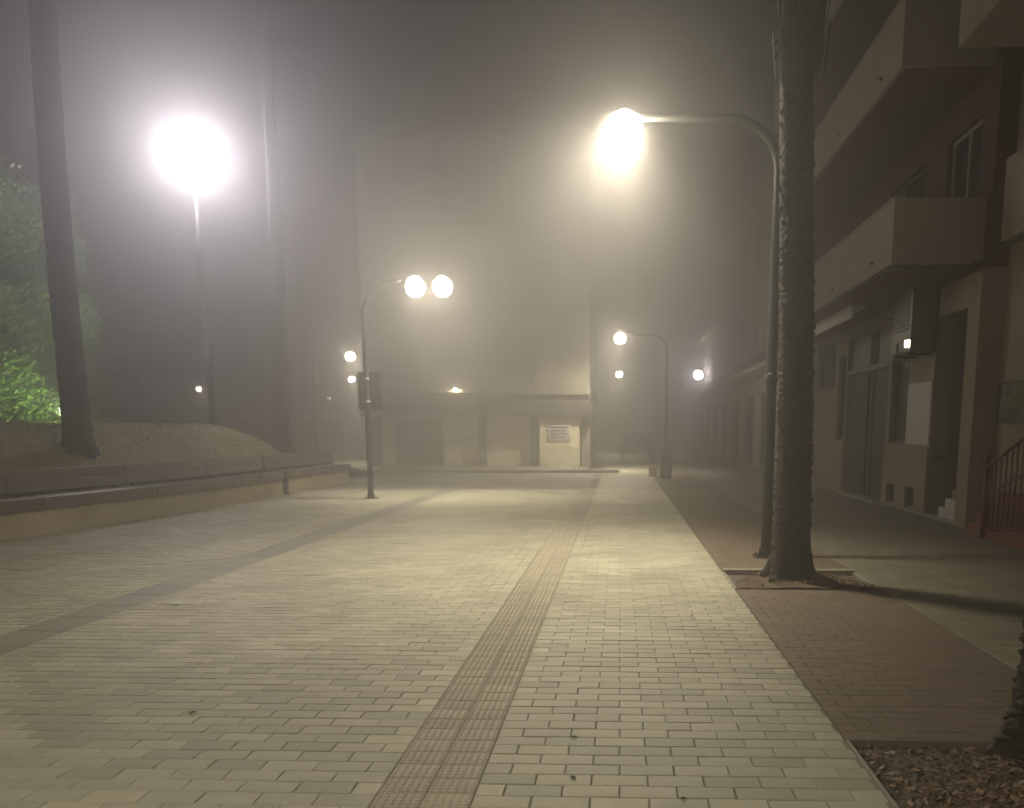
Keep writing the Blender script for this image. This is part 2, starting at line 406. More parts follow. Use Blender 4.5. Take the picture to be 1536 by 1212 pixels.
palm('palm trunk cut off by the right edge of the picture, over the nearest pit', 2.22, 3.95, -.02, 8.4, .21, .17, (.1, 0), .06, 5, .4)
palm('stout dark palm on the grass bank in front of the green lit tree', -10.33, 15.7, 1.16, 13.2, .235, .2, (.2, 0), .05, 9, .25, mat_='bark_dry')
palm('pale fogged palm on the end of the grass bank, right of the white globe lamp', -9.7, 24, .9, 15.6, .23, .13, (.12, 0), .06, 12, .3, mat_='bark_dry')

# ------------------------------------------------------------------ grass bank
def ss(u): u = max(0, min(1, u)); return u*u*(3-2*u)
def mound_h(x, y):
    u = (xb(y)-.62)-x
    h = .70 + 1.0*ss(u/2.9) - 1.25*ss((u-4.2)/4.5) + .06*noise.noise((x*.5, y*.5, 0)) + .02*noise.noise((x*2, y*2, 1))
    return h*(1-ss((y-23)/8))
m = MB(); nxm, nym = 48, 130
for j in range(nym+1):
    y = 2+30*j/nym
    for i in range(nxm+1):
        x = (xb(y)-.56) - 12*i/nxm; m.v.append((x, y, mound_h(x, y)-.02))
for j in range(nym):
    for i in range(nxm): a = j*(nxm+1)+i; m.f.append((a, a+nxm+1, a+nxm+2, a+1))
bank = m.build('grass_bank', M['dirt'], smooth=True, kind='structure')
m = MB(); rr = random.Random(11)
for _ in range(52000):
    y = 9+rr.random()**1.0*20; x = xb(y)-.62-rr.random()*5.5
    if noise.noise((x*.7, y*.7, 5)) < -.12 + rr.uniform(-.25, .25): continue
    z = mound_h(x, y)-.03; h = rr.uniform(.02, .07); a = rr.uniform(0, 3.14); wd = rr.uniform(.008, .02)
    dx, dy = math.cos(a)*wd, math.sin(a)*wd; lx, ly = rr.gauss(0, .03), rr.gauss(0, .03)
    i = len(m.v); m.v += [(x-dx, y-dy, z), (x+dx, y+dy, z), (x+lx, y+ly, z+h)]; m.f.append((i, i+1, i+2))
m.build('grass', M['grass'], kind='stuff')['label'] = 'short dry grass on the bank behind the bench'

# ------------------------------------------------------------------ low wall and bench
def P_(y, off, z):      # a point at distance off behind the bench front line
    return (xb(y)-off, y, z)
wall = thing('retaining_wall', 'low cream concrete wall under the long wooden bench', 'wall', (xb(15), 15, 0))
ys = [2.5+i*2.25 for i in range(11)]
for a, b in zip(ys[:-1], ys[1:]):
    mm = MB(); n = 4
    for k in range(n):
        y0 = a+.004+(b-a-.008)*k/n; y1 = a+.004+(b-a-.008)*(k+1)/n; i = len(mm.v)
        for y in (y0, y1):
            mm.v += [P_(y, .03, -.02), P_(y, .62, -.02), P_(y, .62, .37), P_(y, .05, .37)]
        mm.f += [(i, i+4, i+7, i+3), (i+3, i+7, i+6, i+2), (i+2, i+6, i+5, i+1), (i, i+3, i+2, i+1), (i+4, i+5, i+6, i+7)]
    mm.build('wall_block', M['cream'], wall)
def plank(par, a, b, o0, o1, z0, z1, name, tilt=0):
    mm = MB(); n = 3
    for k in range(n+1):
        y = a+(b-a)*k/n
        mm.v += [P_(y, o0, z0), P_(y, o1, z0), P_(y, o1+tilt, z1), P_(y, o0+tilt, z1)]
    for k in range(n):
        i = k*4
        for q in range(4): mm.f.append((i+q, i+(q+1) % 4, i+4+(q+1) % 4, i+4+q))
    mm.f += [(3, 2, 1, 0), (4*n, 4*n+1, 4*n+2, 4*n+3)]
    mm.build(name, M['wood'], par, bevel=.016 if name == 'front_board' else .01)
def bench(y0, y1, nseg, label):
    t = thing('long_bench', label, 'bench', (xb((y0+y1)/2), (y0+y1)/2, .37), 'wooden benches on the low wall')
    L = (y1-y0)/nseg
    for s in range(nseg):
        a, b = y0+s*L+.006, y0+(s+1)*L-.006
        plank(t, a, b, -.03, .045, .375, .56, 'front_board')
        for q in range(3): plank(t, a, b, .055+q*.135, .18+q*.135, .505, .555, 'seat_plank')
        plank(t, a, b, .50, .545, .60, .765, 'back_plank', .03)
        plank(t, a, b, .53, .575, .775, .94, 'back_plank', .03)
        for y in (a+.25, b-.25):
            MB().beam(P_(y, .55, .36), P_(y, .64, .93), .05, .05).build('bracket', M['metal'], t)
            MB().box(xb(y)-.44, xb(y)-.06, y-.03, y+.03, .372, .503).build('bearer', M['metal'], t)
    return t
bench(4.4, 19.93, 6, 'long dark wooden bench along the low wall, the nearer and much longer one')
bench(20.09, 24.95, 2, 'short wooden bench beyond the dark divider at the far end of the wall')
dv = thing('divider_post', 'dark upright plate between the two benches, standing on the paving', 'post', (xb(20), 20, 0))
MB().box(xb(20)-.5, xb(20)+.06, 19.95, 20.07, 0, .53).build('plate', M['metal'], dv, bevel=.01)
MB().box(xb(20)-.02, xb(20)+.12, 19.92, 20.10, 0, .02).build('foot', M['metal'], dv)

# ------------------------------------------------------------------ street lamps
def point(name, loc, col, power, rad, par=None, spot=None, aim=None, blend=.9):
    d = bpy.data.lights.new(name, 'SPOT' if spot else 'POINT'); d.energy = power; d.color = col; d.shadow_soft_size = rad; d.use_soft_falloff = False
    if spot: d.spot_size = R(spot); d.spot_blend = blend
    o = bpy.data.objects.new(name, d); C.objects.link(o); o.location = loc
    if aim: o.rotation_euler = Vector(aim).to_track_quat('-Z', 'Y').to_euler()
    if par is not None: o.parent = par
    return o
def lamp_meshes(zb, zt, arm, heads, rp=.066):
    pole = MB(); r = zt-zb
    pts = [(0, 0, .0), (0, 0, 2.2), (0, 0, zb)]; rad = [rp, rp*.97, rp*.8]
    for k in range(1, 11):
        a = k*math.pi/20; pts.append((-r*(1-math.cos(a)), 0, zb+r*math.sin(a))); rad.append(rp*.78)
    ex = [(-arm, 0, zt+.02)]
    pole.tube(pts+ex, rad+[rp*.6], 14)
    base = MB().box(-.14, .14, -.14, .14, 0, .018, cut=.004)
    for sx in (-1, 1):
        for sy in (-1, 1): base.lathe([(.016, .018), (.016, .04), (.001, .042)], (sx*.105, sy*.105, 0), 6)
    collar = MB().lathe([(rp*1.02, 2.1), (rp*1.18, 2.12), (rp*1.18, 2.2), (rp*.98, 2.22)], n=14)
    col2 = MB().lathe([(rp*1.0, 0.02), (rp*1.35, .03), (rp*1.3, .1), (rp, .14)], n=14)
    hs = []
    for hx in heads:
        hous = MB().lathe([(.001, .27), (.05, .265), (.09, .24), (.13, .22), (.13, .212), (.12, .21)], (-hx, 0, zt-.16), 24)
        lens = MB().lathe([(.11, .19), (.17, .16), (.205, .08), (.21, .0), (.185, -.09), (.11, -.155), (.001, -.175)], (-hx, 0, zt-.16), 24)
        hs.append((hx, hous, lens))
    return pole, base, collar, col2, hs
def make_lamp(label, loc, zb, zt, arm, heads, power, lens='lens_w', rz=0, grp='hooked street lamps', fwd=False):
    t = thing('street_lamp', label, 'street lamp', loc, grp, local=True, rz=rz)
    pole, base, collar, col2, hs = lamp_meshes(zb, zt, arm, heads)
    pole.build('pole', M['metal'], t, True); base.build('base_plate', M['metal'], t); collar.build('collar', M['metal'], t, True); col2.build('foot_ring', M['metal'], t, True)
    for hx, a, b in hs:
        h = a.build('lamp_head', M['metal'], t, True); l = link('lens', b.mesh('lens', M[lens], True), h, True)
        point('lamp_light', (-hx, 0, zt-.14), WARM, power*(3.0 if fwd and hx == heads[-1] else 2.6), .25, t, 150 if fwd and hx == heads[-1] else 142, (-.1, -.9, -1) if fwd and hx == heads[-1] else (-.35, -.1, -1), 1)
        point('lamp_glow', (-hx, 0, zt-.14), WARM, power*(.26 if fwd else .07), .25, t)
    return t
R1 = make_lamp('tall hooked street lamp beside the dark palm, its head glowing over the tactile path', (1.82, 10.27, 0), 4.5, 5.08, 1.72, [1.78], 1000)
L1 = make_lamp('hooked lamp with two glowing heads and a sign on its pole', (-5.66, 18.84, 0), 4.05, 4.78, .85, [1.17, 1.77], 640, rz=R(180), fwd=True)
def far_lamp(loc, label, rz=0, power=None):
    c = dup(R1, None, loc, rz, label)
    if power:
        for ch in c.children:
            if ch.type == 'LIGHT': ch.data = ch.data.copy(); ch.data.energy *= power
    return c
far_lamp((1.78, 32.2, 0), 'hooked street lamp standing just behind the litter bin in the fog', 0, 3.0)
far_lamp((1.75, 52.5, 0), 'farthest hooked lamp of the right-hand row, a small glow below the nearer lamp', 0, 4)
far_lamp((1.85, -11.5, 0), 'unseen hooked street lamp added behind the camera in line with the right-hand row', 0, 1.6)  # unseen lamp added to brighten the near paving
far_lamp((-6.2, -4.0, 0), 'unseen hooked street lamp added behind the camera on the left', R(180), 1.6)  # second unseen lamp, added to light the foreground from the left
far_lamp((-14.35, 39.5, 0), 'hooked foggy lamp left of the sign pole, largest of three in a row', R(180), 5)
far_lamp((-19.9, 57, 0), 'middle of the three small foggy lamps left of the sign pole', R(180), 4)
far_lamp((-33.0, 90, 0), 'faintest and lowest of the three foggy lamps left of the sign pole', R(180), 5)
far_lamp((-37.0, 70, 0), 'tiny warm lamp seen above the grass bank beside the tall lamp pole', R(180), 8)

# sign on the left lamp pole (we see its back)
s = thing('pole_sign', 'grey rectangular sign fixed to the left lamp pole, seen from behind', 'sign', (-5.62, 18.84, 2.42))
m = MB(); pts = []; w2, h2, r = .265, .425, .05
for cx, cz, a0 in ((w2-r, h2-r, 0), (-w2+r, h2-r, 90), (-w2+r, -h2+r, 180), (w2-r, -h2+r, 270)):
    for k in range(5): a = R(a0+k*22.5); pts.append((cx+r*math.cos(a), cz+r*math.sin(a)))
n = len(pts); m.v = [(-5.62+p[0], 18.92, 2.42+p[1]) for p in pts] + [(-5.62+p[0], 18.945, 2.42+p[1]) for p in pts]
m.f = [tuple(range(n)), tuple(range(2*n-1, n-1, -1))] + [(i, (i+1) % n, n+(i+1) % n, n+i) for i in range(n)]
m.build('sign_panel', M['metal'], s)
for dz in (-.25, .25):
    MB().box(-5.86, -5.38, 18.90, 18.918, 2.42+dz-.02, 2.42+dz+.02).build('rail', M['metal'], s)
    MB().lathe([(.075, -.02), (.082, -.02), (.082, .02), (.075, .02)], (-5.66, 18.84, 2.42+dz), 16).build('clamp', M['galv'], s, True)

# tall white globe lamp
t = thing('globe_lamp', 'tall thin mast with a big glaring white lamp above the grass bank', 'street lamp', (-11.7, 24, 1.4))
MB().tube([(-11.7, 24, 1.2), (-11.74, 24, 5), (-11.80, 24, 8.6)], [.1, .085, .06], 14).build('mast', M['metal'], t, True)
MB().lathe([(.14, 1.35), (.13, 1.9), (.105, 1.95)], (-11.7, 24, 0), 14).build('mast_base', M['metal'], t, True)
MB().lathe([(.06, 9.05), (.1, 9.1), (.16, 9.1), (.2, 9.12), (.2, 9.14)], (-11.8, 24, -.45), 20).build('lamp_holder', M['metal'], t, True)
pr = [(.001, .37)] + [(.37*math.sin(a*math.pi/12), .37*math.cos(a*math.pi/12)) for a in range(1, 12)] + [(.001, -.37)]
MB().lathe(pr, (-11.8, 24, 9.02), 24).build('globe', M['lens_c'], t, True)
MB().lathe([(.001, .1), (.2, .06), (.24, .0), (.22, -.01)], (-11.8, 24, 9.36), 20).build('cap', M['metal'], t, True)
for zz in (9.12,): 
    lo = point('globe_light', (-11.8, 24, 9.02), COOL, 3100, .4)
    lo.parent = t; lo.matrix_parent_inverse = Matrix.Translation(-Vector(t.location))

# unseen floodlight added to light the green tree, behind the stout palm's trunk
t = thing('flood_lamp', 'small added ground floodlight hidden behind the stout palm to light the green tree', 'floodlight', (-11.4, 17.2, 1.4))
MB().box(-11.53, -11.35, 17.05, 17.35, 1.8, 2.03).build('housing', M['metal'], t, bevel=.01)
MB().box(-11.55, -11.535, 17.08, 17.32, 1.83, 2.0).build('lens', M['lens_g'], t)
MB().tube([(-11.43, 17.2, 1.3), (-11.43, 17.2, 1.81)], .02, 8).build('stake', M['metal'], t)
lo = point('flood_light', (-11.65, 17.3, 1.93), (.75, 1, .45), 4500, .1, spot=115, aim=(-.75, .75, 1.05), blend=.6); lo.parent = t; lo.matrix_parent_inverse = Matrix.Translation(-Vector(t.location))

# ------------------------------------------------------------------ trees
def tree(label, x, y, z0, h, rad, cz, nleaf, lm, seed, size=.16, name='leafy_tree', trunk_r=.16, group=None):
    t = thing(name, label, 'tree' if name != 'bush' else 'bush', (x, y, z0), group); rr = random.Random(seed)
    m = MB(); m.tube([(x, y, z0-.2), (x+.1, y, z0+(cz-z0)*.5), (x-.05, y, cz)], [trunk_r, trunk_r*.75, trunk_r*.5], 9)
    cl = []
    for i in range(26):
        a = rr.uniform(0, 6.28); e = rr.uniform(-1, 1); q = rr.random()**.5
        p = Vector((x+math.cos(a)*rad*q*math.sqrt(1-e*e*.8), y+math.sin(a)*rad*q*math.sqrt(1-e*e*.8), cz+e*(h-cz)*.85)); cl.append((p, rr.uniform(.22, .42)*rad))
        if i % 3 == 0: m.tube([(x, y, z0+(cz-z0)*.7), tuple((p+Vector((x, y, cz)))/2), tuple(p)], [trunk_r*.4, trunk_r*.25, .02], 6)
    m.build('trunk' if name != 'bush' else 'stems', M['bark2'], t, True)
    m = MB()
    for _ in range(nleaf):
        c, r = rr.choice(cl); d = Vector((rr.gauss(0, 1), rr.gauss(0, 1), rr.gauss(0, 1))).normalized()*r*rr.random()**.4
        p = c+d; n = Vector((rr.gauss(0, 1), rr.gauss(0, 1), rr.gauss(0, 1)+.5)).normalized(); u = n.orthogonal().normalized(); v = n.cross(u); s_ = size*rr.uniform(.5, 1.2)
        m.quad(tuple(p-u*s_), tuple(p-v*s_*.4), tuple(p+u*s_), tuple(p+v*s_*.4))
    m.build('crown', M[lm], t)
    return t
tree('tall leafy tree lit pale green at the left edge, rising above the bright bush', -17.6, 23.5, .3, 8.0, 3.2, 5.0, 24000, 'leaf', 3, .10)
tree('bright yellow-green bush lit by a floodlight, left of the stout palm', -15.5, 20.6, .3, 3.1, 1.9, 1.7, 22000, 'leaf', 4, .06, 'bush', .06)
tree('thin dim tree lost in the fog between the stout palm and the tall lamp mast', -23, 40, 0, 7.5, 2.6, 5.4, 5000, 'leafd', 8, .16)

# ------------------------------------------------------------------ building pieces
def wall_x(mb, x0, x1, ya, yb, za, zb, holes):       # wall in the plane x, holes = (y0, y1, z0, z1)
    Y = sorted({ya, yb, *[h[0] for h in holes], *[h[1] for h in holes]}); Z = sorted({za, zb, *[h[2] for h in holes], *[h[3] for h in holes]})
    for z0, z1 in zip(Z[:-1], Z[1:]):
        run = None
        for y0, y1 in list(zip(Y[:-1], Y[1:]))+[(None, None)]:
            solid = y0 is not None and not any(h[0] <= (y0+y1)/2 <= h[1] and h[2] <= (z0+z1)/2 <= h[3] for h in holes)
            if solid: run = [run[0], y1] if run else [y0, y1]
            elif run: mb.box(x0, x1, run[0], run[1], z0, z1); run = None
    return mb
def wall_y(mb, y0_, y1_, xa, xb_, za, zb, holes):
    X = sorted({xa, xb_, *[h[0] for h in holes], *[h[1] for h in holes]}); Z = sorted({za, zb, *[h[2] for h in holes], *[h[3] for h in holes]})
    for z0, z1 in zip(Z[:-1], Z[1:]):
        run = None
        for x0, x1 in list(zip(X[:-1], X[1:]))+[(None, None)]:
            solid = x0 is not None and not any(h[0] <= (x0+x1)/2 <= h[1] and h[2] <= (z0+z1)/2 <= h[3] for h in holes)
            if solid: run = [run[0], x1] if run else [x0, x1]
            elif run: mb.box(run[0], run[1], y0_, y1_, z0, z1); run = None
    return mb
def win_x(par, x, y0, y1, z0, z1, fm='frame', mull=1, name='window', sill=None, pane='glass'):
    f = MB(); t_ = .06
    f.box(x+.08, x+.15, y0, y0+t_, z0, z1); f.box(x+.08, x+.15, y1-t_, y1, z0, z1)
    f.box(x+.08, x+.15, y0+t_, y1-t_, z0, z0+t_); f.box(x+.08, x+.15, y0+t_, y1-t_, z1-t_, z1)
    for k in range(1, mull+1):
        yy = y0+(y1-y0)*k/(mull+1); f.box(x+.085, x+.145, yy-.03, yy+.03, z0+t_, z1-t_)
    o = f.build(name, M[fm], par)
    pn = MB().box(x+.11, x+.125, y0+t_, y1-t_, z0+t_, z1-t_); link('pane', pn.mesh('pane', M[pane]), o, True)
    if sill: link('sill', MB().box(x-.06, x+.079, y0-.05, y1+.05, z0-.06, z0-.003).mesh('sill', M[sill]), o, True)
    return o
def win_y(par, y, x0, x1, z0, z1, fm='frame', mull=1, name='window'):
    f = MB(); t_ = .06
    f.box(x0, x0+t_, y+.08, y+.15, z0, z1); f.box(x1-t_, x1, y+.08, y+.15, z0, z1); f.box(x0+t_, x1-t_, y+.08, y+.15, z0, z0+t_); f.box(x0+t_, x1-t_, y+.08, y+.15, z1-t_, z1)
    for k in range(1, mull+1): xx = x0+(x1-x0)*k/(mull+1); f.box(xx-.03, xx+.03, y+.085, y+.145, z0+t_, z1-t_)
    o = f.build(name, M['farwall'], par); link('pane', MB().box(x0+t_, x1-t_, y+.11, y+.125, z0+t_, z1-t_).mesh('pane', M['fardark']), o, True)
    return o

# ---- building A, the apartment block with long cream balconies
A = thing('apartment_building', 'apartment block with long cream balconies over dark ground floor doors, right side of the street', 'building', (8, 19, 0))
FX = 5.6
holesA = [(13.93, 15.38, 0, 3.5), (16.68, 17.75, 1.28, 2.95), (17.95, 21.15, .06, 3.72), (21.3, 22.0, 1.3, 3.4), (22.35, 24.4, 2.66, 3.9),
          (15.95, 16.45, .1, .45), (17.1, 17.6, .1, .45)]
wall_x(MB(), FX, FX+.3, 13.43, 25.6, 0, 4.0, holesA).build('ground_floor_wall', M['plaster2'], A)
up = []
for fl in (0, 1, 2):
    z = 4.13+2.87*fl
    up += [(14.0, 15.35, z+.12, z+2.25), (16.4, 18.4, z+.12, z+2.25), (19.6, 21.0, z+1.0, z+2.2), (22.2, 24.2, z+.12, z+2.25)]
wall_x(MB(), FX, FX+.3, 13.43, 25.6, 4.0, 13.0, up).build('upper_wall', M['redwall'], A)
MB().box(FX+.31, 12, 13.43, 25.6, 3.99, 13).build('core', M['plaster2'], A)
MB().box(FX+1.6, 12, 13.43, 25.6, 0, 3.985).build('inner_wall', M['plasterg'], A)
MB().box(FX+.31, FX+1.59, 15.39, 25.6, 0, 3.985).build('inner_wall', M['plasterg'], A)
MB().box(FX+.301, FX+1.59, 13.43, 13.92, 0, 3.985).build('end_wall', M['plaster2'], A)
for i, h in enumerate(up): win_x(A, FX, *h, fm='frame_l' if i % 4 == 0 else 'shutter', mull=2 if i % 4 in (1, 3) else 1)
win_x(A, FX, 16.68, 17.75, 1.28, 2.95, 'shutter', 0); win_x(A, FX, 21.3, 22.0, 1.3, 3.4, 'shutter', 0); win_x(A, FX, 22.35, 24.4, 2.66, 3.9, 'frame', 2, sill='redbrick')
MB().box(FX-.02, FX+.002, 15.42, 16.64, 1.28, 2.42).build('white_panel', M['white'], A, label='pale panel on the wall under the box unit')
for (a, b) in ((15.95, 16.45), (17.1, 17.6)):
    v = MB().box(FX+.12, FX+.14, a, b, .1, .45)
    for k in range(6): v.box(FX+.05, FX+.119, a, b, .12+k*.055, .135+k*.055)
    v.build('vent_grille', M['shutter'], A)
# double door with dark uprights
dr = MB().box(FX+.2, FX+.22, 17.95, 21.15, .06, 3.72).build('entrance_door', M['glass'], A)
for (a, b, mm, x0) in ((17.97, 19.0, 'shutter', FX-.04), (19.62, 21.13, 'shutter', FX-.03), (19.04, 19.10, 'frame_l', FX+.02), (19.5, 19.58, 'frame_l', FX+.02)):
    link('door_leaf' if mm == 'shutter' else 'door_post', MB().box(x0+.1, FX+.19, a, b, .08, 2.85).mesh('door_leaf', M[mm]), dr, True)
for (a, b) in ((17.97, 19.0), (19.1, 19.5), (19.62, 21.13)):
    link('transom_pane', MB().box(FX+.1, FX+.19, a, b, 2.98, 3.7).mesh('transom', M['frame'] if b-a > .5 else M['glass']), dr, True)
link('lintel_bar', MB().box(FX-.01, FX+.19, 17.96, 21.14, 2.86, 2.97).mesh('lintel_bar', M['frame']), dr, True)
for y in (18.9, 19.75): link('handle', MB().tube([(FX+.02, y, .95), (FX+.02, y, 1.35)], .014, 8).mesh('handle', M['galv'], True), dr, True)
MB().box(FX-.2, FX+.19, 17.9, 21.2, 0, .055).build('door_step', M['kerb'], A)
# pilasters and stone base
for (a, b) in ((13.45, 13.9), (15.1, 15.36), (21.16, 21.28), (17.77, 17.93)):
    if a < 14: MB().box(FX-.07, FX-.002, a, b, 0, 3.95).build('pilaster', M['plaster'], A)
stone_y = [(15.40, 15.94), (16.46, 17.09), (17.61, 17.92)]
for z0, z1 in ((.47, .72), (.73, .98), (.99, 1.24)):
    for k in range(4): MB().box(FX-.035, FX-.002, 15.4+k*.63, 15.4+k*.63+.622, z0, z1).build('base_stone', M['stone'], A)
for a, b in stone_y: MB().box(FX-.035, FX-.002, a, b, .06, .46).build('base_stone', M['stone'], A)
for k in range(7):
    for z0, z1 in ((.06, .46), (.47, .86), (.87, 1.26)): MB().box(FX-.035, FX-.002, 21.22+k*.62, 21.22+k*.62+.61, z0, z1).build('base_stone', M['stone'], A)
MB().box(FX-.05, FX-.002, 15.4, 17.88, -.01, .05).build('plinth', M['kerb'], A); MB().box(FX-.05, FX-.002, 21.22, 25.6, -.01, .05).build('plinth', M['kerb'], A)
# recessed stair
MB().box(FX-.04, FX+1.5, 13.95, 15.36, -.01, .05).build('porch_floor', M['kerb'], A)
for k in range(4): MB().box(FX+.03+.0*k, FX+1.45, 13.96, 14.85-.27*k, .052+k*.17, .05+(k+1)*.17).build('stair_step', M['white'] if k < 2 else M['plasterg'], A)
h = MB().tube([(FX+.1, 15.35, 1.0), (FX+.1, 14.05, 1.33)], .024, 8); h.tube([(FX+.1, 14.08, .5), (FX+.1, 14.08, 1.32)], .02, 8); h.tube([(FX+.1, 15.2, 1.03), (FX+.3, 15.37, .98)], .012, 6)
h.build('handrail', M['metal'], A, True)
MB().tube([(FX-.05, 15.33, 2.9), (FX-.05, 15.33, 3.97)], .045, 10).build('downpipe', M['shutter'], A, True)
# balconies
for fl, (z0, bx) in enumerate(((4.09, 4.2), (6.93, 4.2), (9.8, 4.25))):
    b = MB().box(bx, FX-.002, 13.62, 25.0, z0, z0+.14).build('balcony', M['plaster'], A)
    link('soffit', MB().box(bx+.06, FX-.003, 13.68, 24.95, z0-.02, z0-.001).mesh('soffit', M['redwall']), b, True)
    link('parapet', MB().box(bx, bx+.12, 13.62, 25.0, z0+.141, z0+.97).mesh('parapet', M['plaster']), b, True)
    for (ya, yb) in ((13.62, 13.74), (24.88, 25.0)): link('end_panel', MB().box(bx+.121, FX-.003, ya, yb, z0+.141, z0+.97).mesh('end_panel', M['plaster']), b, True)
    link('coping', MB().box(bx-.02, bx+.14, 13.6, 25.02, z0+.971, z0+1.0).mesh('coping', M['plaster2']), b, True)
    for y in (14.6, 17.2, 20): link('drain_spout', MB().tube([(bx-.05, y, z0+.2), (bx+.02, y, z0+.2)], .03, 8).mesh('drain_spout', M['shutter'], True), b, True)
# shop fascia under the balcony
fa = thing('shop_fascia', 'pale slanting shop blind box under the lowest balcony, right of the dark palm', 'awning', (5.1, 19.5, 4))
MB().box(4.68, 4.74, 17.6, 23.2, 3.80, 4.06).build('front_board', M['white'], fa); MB().box(4.745, 5.0, 17.6, 23.2, 4.0, 4.055).build('top_board', M['white'], fa)
for y in (17.7, 20.3, 23.0): MB().beam((4.75, y, 3.9), (FX-.003, y, 3.75), .03, .03).build('arm', M['metal'], fa)
# box unit
ac = thing('air_conditioner', 'tall pale box unit hung on the wall above the white panel, catching a bright glint', 'air conditioner', (5.38, 15.9, 2.9))
MB().box(5.15, 5.58, 15.42, 16.42, 2.93, 4.0).build('casing', M['galv'], ac, bevel=.02)
gr = MB()
for k in range(9): gr.box(5.135, 5.149, 15.5, 16.34, 3.32+k*.07, 3.35+k*.07)
gr.build('grille', M['shutter'], ac)
MB().box(5.12, 5.149, 16.05, 16.36, 2.95, 3.13).build('badge_plate', M['galv'], ac)
MB().box(-.05, .05, -.07, .07, -.006, .006, M=Matrix.Translation((5.10, 15.39, 3.06)) @ Vector((-.520, -.851, .074)).to_track_quat('Z', 'Y').to_matrix().to_4x4()).build('glint_plate', M['chrome'], ac)  # mirror plate added and tilted to send the street lamp's glint to the camera
for y in (15.55, 16.3): MB().beam((5.18, y, 2.9), (FX-.003, y, 2.9), .04, .05).build('bracket', M['metal'], ac)

# ---- building B, nearer
B = thing('corner_building', 'tan building nearest on the right with a red stair and framed picture', 'building', (9, 9, 0))
BX = 5.9
hb = [(9.8, 12.05, 5.7, 7.0), (7.0, 9.0, 5.7, 7.0), (6.6, 8.2, 0.7, 3.0), (10.6, 12.3, 8.2, 10.2)]
wall_x(MB(), BX, BX+.3, 1.0, 13.42, 0, 12, hb).build('wall', M['plaster2'], B)
MB().box(BX+.31, 12, 1, 13.42, 0, 12).build('core', M['plaster2'], B)
for h in hb: win_x(B, BX, *h, fm='shutter')
MB().box(BX-.28, BX-.002, 1, 13.1, 4.3, 4.42).build('ledge', M['plaster'], B)
MB().box(BX-.28, BX-.16, 1, 13.1, 4.421, 5.45).build('parapet', M['plaster2'], B)
MB().box(BX-.159, BX-.002, 12.98, 13.1, 4.421, 5.45).build('parapet_end', M['plaster2'], B)
MB().box(BX-.12, BX-.002, 12.1, 12.62, 5.451, 6.98).build('pilaster', M['plaster'], B)
b = MB().box(4.86, BX-.002, 1, 13.2, 7.0, 7.15).build('balcony', M['plaster'], B)
link('parapet', MB().box(4.86, 4.98, 1, 13.2, 7.151, 8.05).mesh('parapet', M['plaster2']), b, True); link('end_panel', MB().box(4.981, BX-.003, 13.08, 13.2, 7.151, 8.05).mesh('end_panel', M['plaster2']), b, True)
MB().box(BX-.03, BX-.002, 5, 13.4, 0, .9).build('plinth', M['plaster'], B)
for k in range(3): MB().box(BX-.62, BX-.04, 9.4, 12.75-.3*k, .002+.17*k, .17*(k+1)).build('stair_step', M['redbrick'], B)
MB().box(BX-.62, BX-.04, 9.4, 11.85, .512, .68).build('stair_step', M['redbrick'], B)
rl = thing('stair_railing', 'dark red metal railing beside the red steps at the right edge', 'railing', (5.24, 11.7, 0))
rx = 5.25
def post(y, z0, z1, r=.022): MB().tube([(rx, y, z0), (rx, y, z1)], r, 8).build('baluster' if r < .03 else 'post', M['redmetal'], rl, True)
post(12.15, 0, 1.13, .035); post(10.2, 0, 1.95, .035)
MB().lathe([(.001, .09), (.035, .075), (.05, .045), (.035, .01), (.03, 0)], (rx, 12.15, 1.13), 12).build('finial', M['redmetal'], rl, True)
for k in range(1, 13): y = 12.15-k*.15; post(y, .12+k*.02, 1.03+k*.063, .013)
MB().beam((rx, 12.15, 1.02), (rx, 10.2, 1.84), .045, .03).build('top_rail', M['redmetal'], rl); MB().beam((rx, 12.15, .12), (rx, 10.2, .4), .03, .03).build('bottom_rail', M['redmetal'], rl)
MB().beam((rx, 12.15, .6), (rx, 10.2, 1.3), .025, .025).build('middle_rail', M['redmetal'], rl)
# framed picture
pf = thing('framed_picture', 'framed greenish tiled picture on the tan wall above the red steps', 'picture', (BX, 12.9, 1.95))
m = MB(); y0, y1, z0, z1 = 12.3, 13.36, 1.66, 2.28
for a in ((y0, y1, z0, z0+.035), (y0, y1, z1-.035, z1), (y0, y0+.035, z0+.036, z1-.036), (y1-.035, y1, z0+.036, z1-.036)): m.box(BX-.045, BX-.003, *a)
m.build('frame', M['frame'], pf)
for i in range(5):
    for j in range(3):
        w_, h_ = (y1-y0-.072)/5, (z1-z0-.072)/3
        MB().box(BX-.03, BX-.004, y0+.036+i*w_+.002, y0+.036+(i+1)*w_-.002, z0+.036+j*h_+.002, z0+.036+(j+1)*h_-.002).build('picture_tile', M['print_g'] if (i in (1, 2, 3) and j < 3 and (i+j) % 4) else M['plasterg'], pf)
# cable
cb = MB(); cp = []
for y, x, z in ((20, 4.12, 4.02), (16, 4.14, 4.0), (13.75, 4.18, 4.03), (13.55, 4.7, 4.0), (13.5, 5.3, 4.02), (13.2, 5.54, 4.08), (12.9, 5.58, 4.2), (12.4, 5.58, 4.22), (11.5, 5.58, 4.12), (10, 5.58, 4.1), (5, 5.58, 4.1)): cp.append((x, y, z))
cb.tube(cp, .028, 8).build('wall_cable', M['rubber'], None, True); tag(bpy.data.objects['wall_cable'], 'thick black cable sagging along the wall under the balconies', 'cable')

